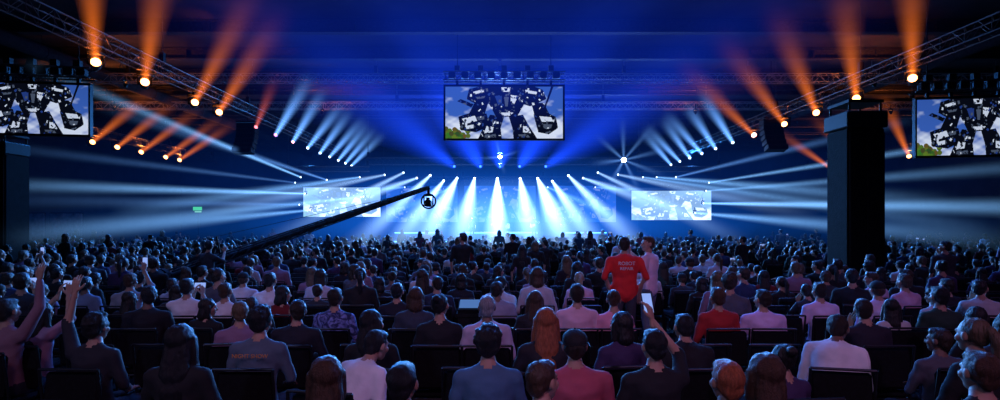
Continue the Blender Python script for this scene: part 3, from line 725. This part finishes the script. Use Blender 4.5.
mcache={}
def cmat(kind,col):
    key=(kind,col)
    if key not in mcache:
        if kind=='hair': mcache[key]=mat_pbr('hair_colour',col,.5,0,.35,30,.6,stretch=(3,3,.6))
        else: mcache[key]=mat_pbr('shirt_colour',col,.85,0,.12,7,.35,bscale=14)
    return mcache[key]
placed=[]
def put(name,v,x,y,rot=0,shirt=None,hair=None,z=0,scale=1.0,skin=None,chair=True,pants=None):
    o=bpy.data.objects.new(name,VAR[v]); COL.objects.link(o); o.location=(x,y,z); o.rotation_euler=(0,0,rot); o.scale=(scale,)*3
    for idx,m in((SH,cmat('shirt',shirt) if isinstance(shirt,tuple) else shirt),(HA,cmat('hair',hair) if hair else None),(SK,skin),(PA,pants)):
        if m: o.material_slots[idx].link='OBJECT'; o.material_slots[idx].material=m
    placed.append((x,y))
    if v[0]=='s' and chair:
        c=bpy.data.objects.new('conference_chair',CH); COL.objects.link(c); c.location=(x,y+.0,0); c.rotation_euler=(0,0,rot*.3)
    return o
BK=(.010,.010,.013);DB=(.022,.014,.010);BR=(.07,.035,.02);GI=(.36,.10,.04);BLN=(.35,.25,.15);GRY=(.3,.3,.33)
def tiedye():
    m,nt,out=mat_new('tie_dye_shirt'); b=nt.nodes.new('ShaderNodeBsdfPrincipled'); n=nt.nodes.new('ShaderNodeTexNoise'); n.inputs['Scale'].default_value=9; n.inputs['Distortion'].default_value=2
    tc=nt.nodes.new('ShaderNodeTexCoord'); cr=nt.nodes.new('ShaderNodeValToRGB'); nt.links.new(tc.outputs['Object'],n.inputs['Vector']); nt.links.new(n.outputs['Fac'],cr.inputs['Fac'])
    cr.color_ramp.elements[0].position=.42; cr.color_ramp.elements[1].position=.6; cr.color_ramp.elements[0].color=(.02,.03,.12,1); cr.color_ramp.elements[1].color=(.25,.3,.7,1)
    nt.links.new(cr.outputs[0],b.inputs['Base Color']); b.inputs['Roughness'].default_value=.85; nt.links.new(b.outputs[0],out.inputs[0]); return m
TD=tiedye()
N1='seated_spectator'
R0,R1,R2,R3,R4,R5,R6,R7=2.95,3.75,4.6,5.45,6.3,7.15,8.0,8.85
LW=(.85,.82,.88)
def lat(p,d): return (p-500)/550*d
P=[
(325,R0,'s_bob',.1,(.02,.02,.03),BR),(402,R0,'s_short',-.1,(.010,.010,.016),BK),(728,R0,'s_short',.1,(.012,.012,.02),GI),(765,R0,'s_bob',-.2,(.02,.015,.02),BR),(982,R0+.1,'s_short',0,(.012,.012,.02),BR),
(180,R1,'s_long',0,(.010,.010,.013),BK),(488,R1,'s_curly',0,(.07,.16,.28),BK),(575,R1,'s_cap',0,(.5,.09,.14),DB),(655,R1,'s_phone1',.1,(.012,.012,.016),BK),(338,R1+.25,'s_lean',-.6,LW,BK),
(258,R2,'s_curly',0,(.10,.14,.20),BK),(546,R2-.1,'s_long',0,(.02,.015,.02),GI),(372,R2,'s_long2',0,(.012,.012,.016),BK),(830,R2,'s_lean',-.7,LW,DB),(690,R2,'s_short5',.1,(.012,.012,.016),BK),(95,R2,'s_up',-.1,(.02,.02,.03),BK),
(40,R3,'s_high',-.25,(.48,.26,.36),DB),(6,R3-.3,'s_up2',-.1,(.3,.15,.2),DB),(297,R3,'s_short2',0,(.015,.015,.028),DB),(487,R3,'s_short',.1,(.6,.5,.66),GRY),(440,R3,'s_bun',0,(.012,.012,.018),BK),(870,R3,'s_short3',0,(.02,.015,.03),DB),
(335,R4,'s_short',0,TD,DB),(577,R4,'s_short',0,(.85,.52,.66),DB),(614,R4,'s_bun',0,(.85,.36,.52),BR),(718,R4,'s_short',.1,(.45,.025,.03),BR),(763,R4,'s_short2',-.1,(.78,.55,.9),DB),(148,R4,'s_short2',.2,(.012,.012,.018),BK),(415,R4,'s_bob',0,(.04,.05,.08),BR),(535,R4,'s_long',.1,(.02,.015,.02),BR),(940,R4,'s_short',0,(.02,.05,.04),BK),
(225,R5,'s_short',0,LW,BR),(187,R5,'s_phone',.1,LW,BK),(820,R5,'s_short',0,(.8,.6,.9),DB),(397,R5,'s_short',0,(.015,.015,.03),BK),(498,R5,'s_short3',.1,(.34,.32,.42),DB),(878,R5,'s_cap',0,(.75,.6,.85),BR),
(270,R6,'s_short',0,LW,BK),(437,R6,'s_short2',0,(.02,.03,.07),DB),(905,R6,'s_short',.2,(.7,.36,.5),BR),(85,R6,'s_short',0,(.2,.26,.42),BK),(130,R6,'s_phone1',.1,(.3,.3,.36),BR),
(243,R7,'s_cap',0,LW,BR),(320,R7,'s_bob',0,(.6,.56,.66),DB),(580,R7,'s_pony',0,(.8,.5,.66),BLN),(875,R7,'s_short4',0,(.7,.5,.7),BR),
]
for p,d,v,r,sh,ha in P:
    put(N1,v,lat(p,d),d,r,sh,ha,scale=random.uniform(.97,1.03),skin=M_skin2 if random.random()<.15 else None)
ST='standing_spectator'
put(ST,'t_red',1.92,8.5,0,(.9,.03,.03),DB,pants=cmat('shirt',(.05,.05,.07)),scale=1.08); 
put(ST,'t_short',2.42,8.95,.9,(.9,.62,.74),BR,pants=cmat('shirt',(.12,.13,.18)),scale=1.08)
for x_,y_ in((1.7,8.0),(2.1,8.0),(1.5,7.15),(1.9,7.15),(2.3,7.15),(1.8,6.3)): placed.append((x_,y_))
put(ST,'t_short',8.9,11,-.2,(.03,.03,.04),DB)
put('crane_operator','t_short',-6.15,11.6,-.5,(.03,.03,.04),BK)
for x,y,v in((1.0,19,'t_bob'),(.4,17.5,'t_short'),(1.6,20,'t_long'),(-1.2,22,'t_short'),(4.2,21,'t_phone'),(9.5,24,'t_short'),(-7.5,24,'t_long'),(.9,14,'t_bob'),(1.3,16,'t_short'),(.5,12.4,'t_long'),(-2.4,18,'t_bob'),(7.5,17,'t_short'),(12.5,18,'t_bob'),(-10,19,'t_short'),(-14,22,'t_short'),(3.3,15,'t_long')):
    put(ST,v,x,y,random.uniform(-.3,.3),scale=random.uniform(.93,1.04))
def text_on(txt,loc,size,col,parent):
    c=bpy.data.curves.new('txt','FONT'); c.body=txt; c.size=size; c.align_x='CENTER'; c.extrude=.002
    o=bpy.data.objects.new('tmp',c); COL.objects.link(o); dg=bpy.context.evaluated_depsgraph_get()
    me=bpy.data.meshes.new_from_object(o.evaluated_get(dg)); bpy.data.objects.remove(o)
    me.materials.clear(); me.materials.append(mat_pbr('print_ink',col,.7))
    t=bpy.data.objects.new('shirt_print',me); COL.objects.link(t); t.parent=parent; t.location=loc; t.rotation_euler=(math.radians(90),0,0)
reds=[o for o in bpy.data.objects if o.name.startswith(ST) and o.data==VAR['t_red']][0]
text_on('ROBOT',(0,-.158,1.35),.07,(.85,.85,.85),reds); text_on('REPAIR',(0,-.156,1.28),.06,(.85,.85,.85),reds)
cur=[o for o in bpy.data.objects if o.data==VAR['s_curly'] and abs(o.location.y-R2)<.05][0]
text_on('NIGHT SHOW',(0,-.150,.97),.045,(.7,.25,.04),cur)

NS=['s_short','s_short','s_short2','s_short3','s_short4','s_short5','s_curly','s_bob','s_bob2','s_long','s_long2','s_bun','s_pony','s_cap','s_clap','s_phone','s_phone1','s_lean','s_up']
rows=[R0+.85*i for i in range(0,12)]
for ri,y in enumerate(rows):
    hw=.93*y+.6; x=-hw+random.uniform(0,.5)
    while x<hw:
        xx=x+random.uniform(-.07,.07); x+=.66
        if any(abs(xx-a)<.50 and abs(y-b_)<.55 for a,b_ in placed): continue
        if abs(xx-10.0)<1.0 and abs(y-15.5)<1.1: continue
        if random.random()<(.66 if ri==0 else .46 if ri<5 else .30):
            c=bpy.data.objects.new('conference_chair',CH); COL.objects.link(c); c.location=(xx,y,0); c.rotation_euler=(0,0,random.uniform(-.08,.08)); placed.append((xx,y))
            continue
        v=random.choice(NS[:-5] if random.random()<.78 else NS)
        put(N1,v,xx,y+random.uniform(-.08,.08),random.choice([random.uniform(-.25,.25),random.uniform(-.6,.6)]),scale=random.uniform(.88,1.08),skin=M_skin2 if random.random()<.15 else None)

def gn_instances(name,pts,rots,scs,idx,objs):
    col=bpy.data.collections.new(name+'_source')
    for i,(nm,me) in enumerate(objs):
        o=bpy.data.objects.new(f'{i:02d}_{nm}',me); col.objects.link(o)
    me=bpy.data.meshes.new(name); me.from_pydata(pts,[],[])
    a=me.attributes.new('rot','FLOAT_VECTOR','POINT'); a.data.foreach_set('vector',np.array([(0,0,r) for r in rots],dtype=float).reshape(-1))
    a=me.attributes.new('sc','FLOAT','POINT'); a.data.foreach_set('value',scs)
    a=me.attributes.new('idx','INT','POINT'); a.data.foreach_set('value',idx)
    o=bpy.data.objects.new(name,me); COL.objects.link(o)
    g=bpy.data.node_groups.new(name+'_gn','GeometryNodeTree')
    g.interface.new_socket('Geometry',in_out='INPUT',socket_type='NodeSocketGeometry'); g.interface.new_socket('Geometry',in_out='OUTPUT',socket_type='NodeSocketGeometry')
    N=g.nodes.new; gi=N('NodeGroupInput');go=N('NodeGroupOutput'); ci=N('GeometryNodeCollectionInfo'); ci.inputs['Collection'].default_value=col
    ci.inputs['Separate Children'].default_value=True; ci.inputs['Reset Children'].default_value=True
    ip=N('GeometryNodeInstanceOnPoints'); ip.inputs['Pick Instance'].default_value=True
    def attr(n,t):
        x=N('GeometryNodeInputNamedAttribute'); x.data_type=t; x.inputs['Name'].default_value=n; return x.outputs['Attribute']
    L=g.links.new
    L(gi.outputs[0],ip.inputs['Points']); L(ci.outputs[0],ip.inputs['Instance']); L(attr('idx','INT'),ip.inputs['Instance Index'])
    L(attr('rot','FLOAT_VECTOR'),ip.inputs['Rotation']); L(attr('sc','FLOAT'),ip.inputs['Scale']); L(ip.outputs[0],go.inputs[0])
    md=o.modifiers.new('inst','NODES'); md.node_group=g; return o
pts=[];rots=[];scs=[];idx=[];cpts=[]
src=['s_short','s_short2','s_short3','s_curly','s_bob','s_long','s_bun','s_pony','s_cap','s_short4','s_short5','s_clap','s_phone','s_high','t_short','t_bob','t_long']
y=rows[-1]+.95
while y<36.5:
    hw=min(.93*y+.6,33); x=-hw+random.uniform(0,.4)
    while x<hw:
        xx=x+random.uniform(-.12,.12); x+=.74
        if random.random()<.18: continue
        if abs(xx-10.0)<1.0 and abs(y-15.5)<1.2: continue
        if abs(xx+18.6)<1.1 and abs(y-20.6)<1.2: continue
        if any(abs(xx-a)<.45 and abs(y-b_)<.55 for a,b_ in placed): continue
        pts.append((xx,y+random.uniform(-.12,.12),0)); rots.append(random.uniform(-.4,.4)); scs.append(random.uniform(.88,1.10))
        st=random.random()<(.02 if y<22 else .08)
        i=random.randrange(14,17) if st else random.randrange(0,14) if random.random()<.14 else random.randrange(0,11)
        idx.append(i); 
        cpts.append((xx,y,0))
    y+=1.05
gn_instances('audience_crowd',pts,rots,scs,idx,[(k,VAR[k]) for k in src])
gn_instances('audience_chair_rows',cpts,[0]*len(cpts),[1.0]*len(cpts),[0]*len(cpts),[('chair',CH)])

# ------------------------------------------------------------ performers and instruments
M_guit=mat_pbr('guitar_body',(.5,.05,.03),.25)
def guitar(parent):
    b=MB(); pts_=[]
    for i in range(28):
        t=2*math.pi*i/28; r=.17+.045*math.cos(2*t)+.02*math.cos(t); pts_.append((r*math.cos(t)*1.15,r*math.sin(t)*.9))
    n=len(pts_); b.add([(x,0,z) for x,z in pts_]+[(x,.045,z) for x,z in pts_],[tuple(range(n)),tuple(range(2*n-1,n-1,-1))]+[(i,n+i,n+(i+1)%n,(i+1)%n) for i in range(n)],0)
    b.box((-.45,.02,0),(.62,.03,.045),1); b.box((-.82,.02,0),(.15,.025,.07),1)
    b.box((.05,.05,0),(.03,.02,.08),1)
    o=b.obj('electric_guitar',[M_guit,M_black],parent=parent); o.location=(.08,.20,1.08); o.rotation_euler=(0,.35,0)
for x,y,v,r in((-4.6,42.3,'t_guitar',math.pi),(4.9,42.3,'t_guitar',math.pi+.3),(.2,41.6,'t_sing',math.pi),(-2.2,43.5,'t_bob',math.pi),(2.7,43.4,'t_guitar',math.pi-.2)):
    o=put('stage_performer',v,x,y,r,(.04,.04,.05),BK,z=1.0)
    if v=='t_guitar': guitar(o)
for x,v in((-6.8,'t_bob'),(6.9,'t_short')): put('stage_performer',v,x,45.6,math.pi,(.2,.2,.25),BK,z=1.6)
b=MB(); z=1.0
b.cyl((.2,41.25,z),(.2,41.25,z+.03),.14,n=16); b.cyl((.2,41.25,z),(.2,41.25,z+1.45),.012,n=6); b.cyl((.2,41.25,z+1.45),(.2,41.38,z+1.55),.02,.028,n=10); b.obj('microphone_stand',[M_black])
M_drum=mat_pbr('drum_shell',(.4,.42,.5),.3); M_cym=mat_pbr('cymbal_brass',(.6,.45,.2),.25,.9)
b=MB(); z=1.6
b.cyl((0,44.4,z+.3),(0,44.85,z+.3),.3,n=24,m=0); b.cyl((0,44.39,z+.3),(0,44.4,z+.3),.29,n=24,m=1)
for x in(-.28,.28): b.cyl((x,44.6,z+.65),(x,44.6,z+.88),.17,n=20,m=0); 
b.cyl((.6,44.9,z+.25),(.6,44.9,z+.65),.21,n=20); b.cyl((-.55,44.9,z+.5),(-.55,44.9,z+.65),.18,n=20)
for x,y_,h in((-.8,44.6,1.1),(.85,44.6,1.15),(.3,44.3,1.25),(-.95,45,.85)):
    b.cyl((x,y_,z),(x,y_,z+h),.012,n=6,m=2); b.cyl((x,y_,z+h),(x,y_,z+h+.02),.24,.03,n=24,m=3)
for x in(-.55,.6):
    for a in range(3): b.cyl((x,44.9,z+.3),(x+.2*math.cos(a*2.1),44.9+.2*math.sin(a*2.1),z),.01,n=5,m=2)
b.obj('drum_kit',[M_drum,M_dark,M_black,M_cym])
put('stage_performer','s_clap',0,45.35,math.pi,(.3,.3,.35),BK,z=1.6,chair=False)
b=MB(); b.cyl((0,45.35,1.6),(0,45.35,2.0),.03,n=8); b.cyl((0,45.35,2.0),(0,45.35,2.08),.17,n=20); b.obj('drum_stool',[M_black])
for x in(-3,-.6,1.2,3.6):
    b=MB(); b.box((x,40.3,1.15),(.6,.4,.3),0,R=Matrix.Rotation(.5,3,'X'),bev=.03); b.box((x,40.5,1.03),(.5,.3,.05),0); b.obj('floor_monitor_speaker',[M_black])
for x in(-4.2,4.4):
    b=MB(); b.box((x,44.5,1.4),(.8,.4,.8),0,bev=.02); b.box((x,44.29,1.38),(.72,.02,.6),1); b.box((x,44.5,1.95),(.75,.35,.26),0,bev=.02); b.obj('guitar_amplifier',[M_black,M_dark])

# ------------------------------------------------------------ camera crane
b=MB()
A=Vector((-6.6,11.0,1.05)); E=Vector((-2.6,20,3.45)); Pv=A.lerp(E,.12); d=(E-A).normalized(); sx=Vector((0,0,1)).cross(d).normalized()
up=Vector((0,0,1))-d*d.z; up.normalize()
n=24
b.cyl(A,E,.07,.04,n=10)
for k in range(n):
    a0=A.lerp(E,k/n);a1=A.lerp(E,(k+1)/n); w0=.10*(1-.5*k/n);w1=.10*(1-.5*(k+1)/n)
    cs=[(1,1),(1,-1),(-1,-1),(-1,1)]
    for i,(u,w) in enumerate(cs):
        b.cyl(a0+sx*u*w0+up*w*w0,a1+sx*u*w1+up*w*w1,.02,n=6)
        u2,w2=cs[(i+1)%4]; b.cyl(a0+sx*u*w0+up*w*w0,a1+sx*u2*w1+up*w2*w1,.010,n=5)
Pb=Vector((Pv.x,Pv.y,0)); b.cyl(Pb+Vector((0,0,.35)),Pb+Vector((0,0,Pv.z)),.07,n=12)
for a in range(3):
    t=a*2.094+.5; q=Pb+Vector((.75*math.cos(t),.75*math.sin(t),.1)); b.cyl(Pb+Vector((0,0,.9)),q,.03,n=8); b.cyl(Pb+Vector((0,0,.3)),q,.025,n=8); b.cyl(q+Vector((0,-.04,0)),q+Vector((0,.04,0)),.1,n=16)
for k in range(4): b.cyl(A-d*(.1+k*.09),A-d*(.16+k*.09),.2,n=20)
b.cyl(E,E-Vector((0,0,.25)),.05,n=10); b.box(E-Vector((0,0,.28)),(.34,.12,.08),bev=.02)
for s in(-1,1): b.box(E+Vector((s*.16,0,-.5)),(.04,.1,.42),bev=.01)
b.box(E+Vector((0,0,-.58)),(.22,.42,.24),bev=.03); b.cyl(E+Vector((0,.2,-.58)),E+Vector((0,.42,-.58)),.07,.09,n=16); b.box(E+Vector((0,-.12,-.42)),(.12,.2,.1),bev=.01)
b.torus(E+Vector((0,0,-.5)),(0,1,0),.26,.03)
b.cyl(Pv+up*.5,E-d*1.0,.006,n=4); b.cyl(Pv+up*.5,A,.006,n=4); b.cyl(Pv,Pv+up*.5,.02,n=6)
b.obj('camera_crane',[M_black])
b=MB(); b.box((-.35,8.0,.78),(.55,.4,.05),0); b.box((-.35,8.0,.42),(.5,.35,.7),0); b.box((-.35,7.95,.86),(.5,.3,.1),0,R=Matrix.Rotation(.3,3,'X')); b.box((-.35,7.93,.93),(.46,.26,.01),1,R=Matrix.Rotation(.3,3,'X'))
b.obj('control_desk',[M_black,mat_emit('desk_display',(.15,.35,.9),.5)])

# ------------------------------------------------------------ audience light
def sp(name,p,tgt,e,c,a=70,size=.4):
    o=add_spot(None,p,Vector(tgt)-Vector(p),e,c,a,.8,size); o.name=name
sp('crowd_fill_spot',(-7,-6,9),(-3.5,5,1),850,(.5,.5,1),62); sp('crowd_fill_spot',(7,-6,9),(3.5,5,1),900,(.8,.35,.95),62)  # added fill spots behind the camera, unseen and without fixtures
sp('crowd_fill_spot',(0,-4,9.5),(0,5,1),560,(.95,.45,.75),52)  # added centre fill from behind, unseen
sp('crowd_fill_spot',(-16,2,9.5),(-8,9,1),300,(.2,.4,1),60); sp('crowd_fill_spot',(16,2,9.5),(9,9,1),300,(.6,.3,1),60)  # added side fill for the crowd, unseen
for x in(-14,-7,7,14): sp('stage_back_light',(x,40.5,7.2),(x*.9,16,1),24000,(.05,.30,1),60)
sp('stage_back_light',(0,41,6.8),(0,12,1),26000,(.12,.42,1),60)
for x in(-18,-6,6,18): sp('crowd_rim_spot',(x,26,9.6),(x,22,0),2600,(.03,.26,1),110)  # added unseen spots, put in for a blue rim on the mid crowd
for x in(-9,-3,3,9): sp('crowd_rim_spot',(x,16,9.6),(x*.8,9,0),1700,(.05,.22,1),90)  # added unseen spots rimming the nearer heads and shoulders
for x in(-30,-18,18,30): sp('wall_wash_lamp',(x,52,8),(x,62,3),600,(.02,.18,1),110)
sp('stage_top_lamp',(-3,41.5,6.6),(-2,44,1),6000,(.3,.55,1),90); sp('stage_top_lamp',(3,41.5,6.6),(2,44,1),6000,(.3,.55,1),90)

w=bpy.data.worlds.new('World'); scene.world=w; w.use_nodes=True
w.node_tree.nodes['Background'].inputs[0].default_value=(.02,.03,.1,1); w.node_tree.nodes['Background'].inputs[1].default_value=.05

cam=bpy.data.cameras.new('camera'); co=bpy.data.objects.new('camera',cam); COL.objects.link(co)
co.location=(0,0,2.05); co.rotation_euler=(math.radians(90),0,0); cam.sensor_width=36; cam.lens=19.8; cam.shift_y=.026; cam.clip_end=200; cam.clip_start=.05
scene.camera=co
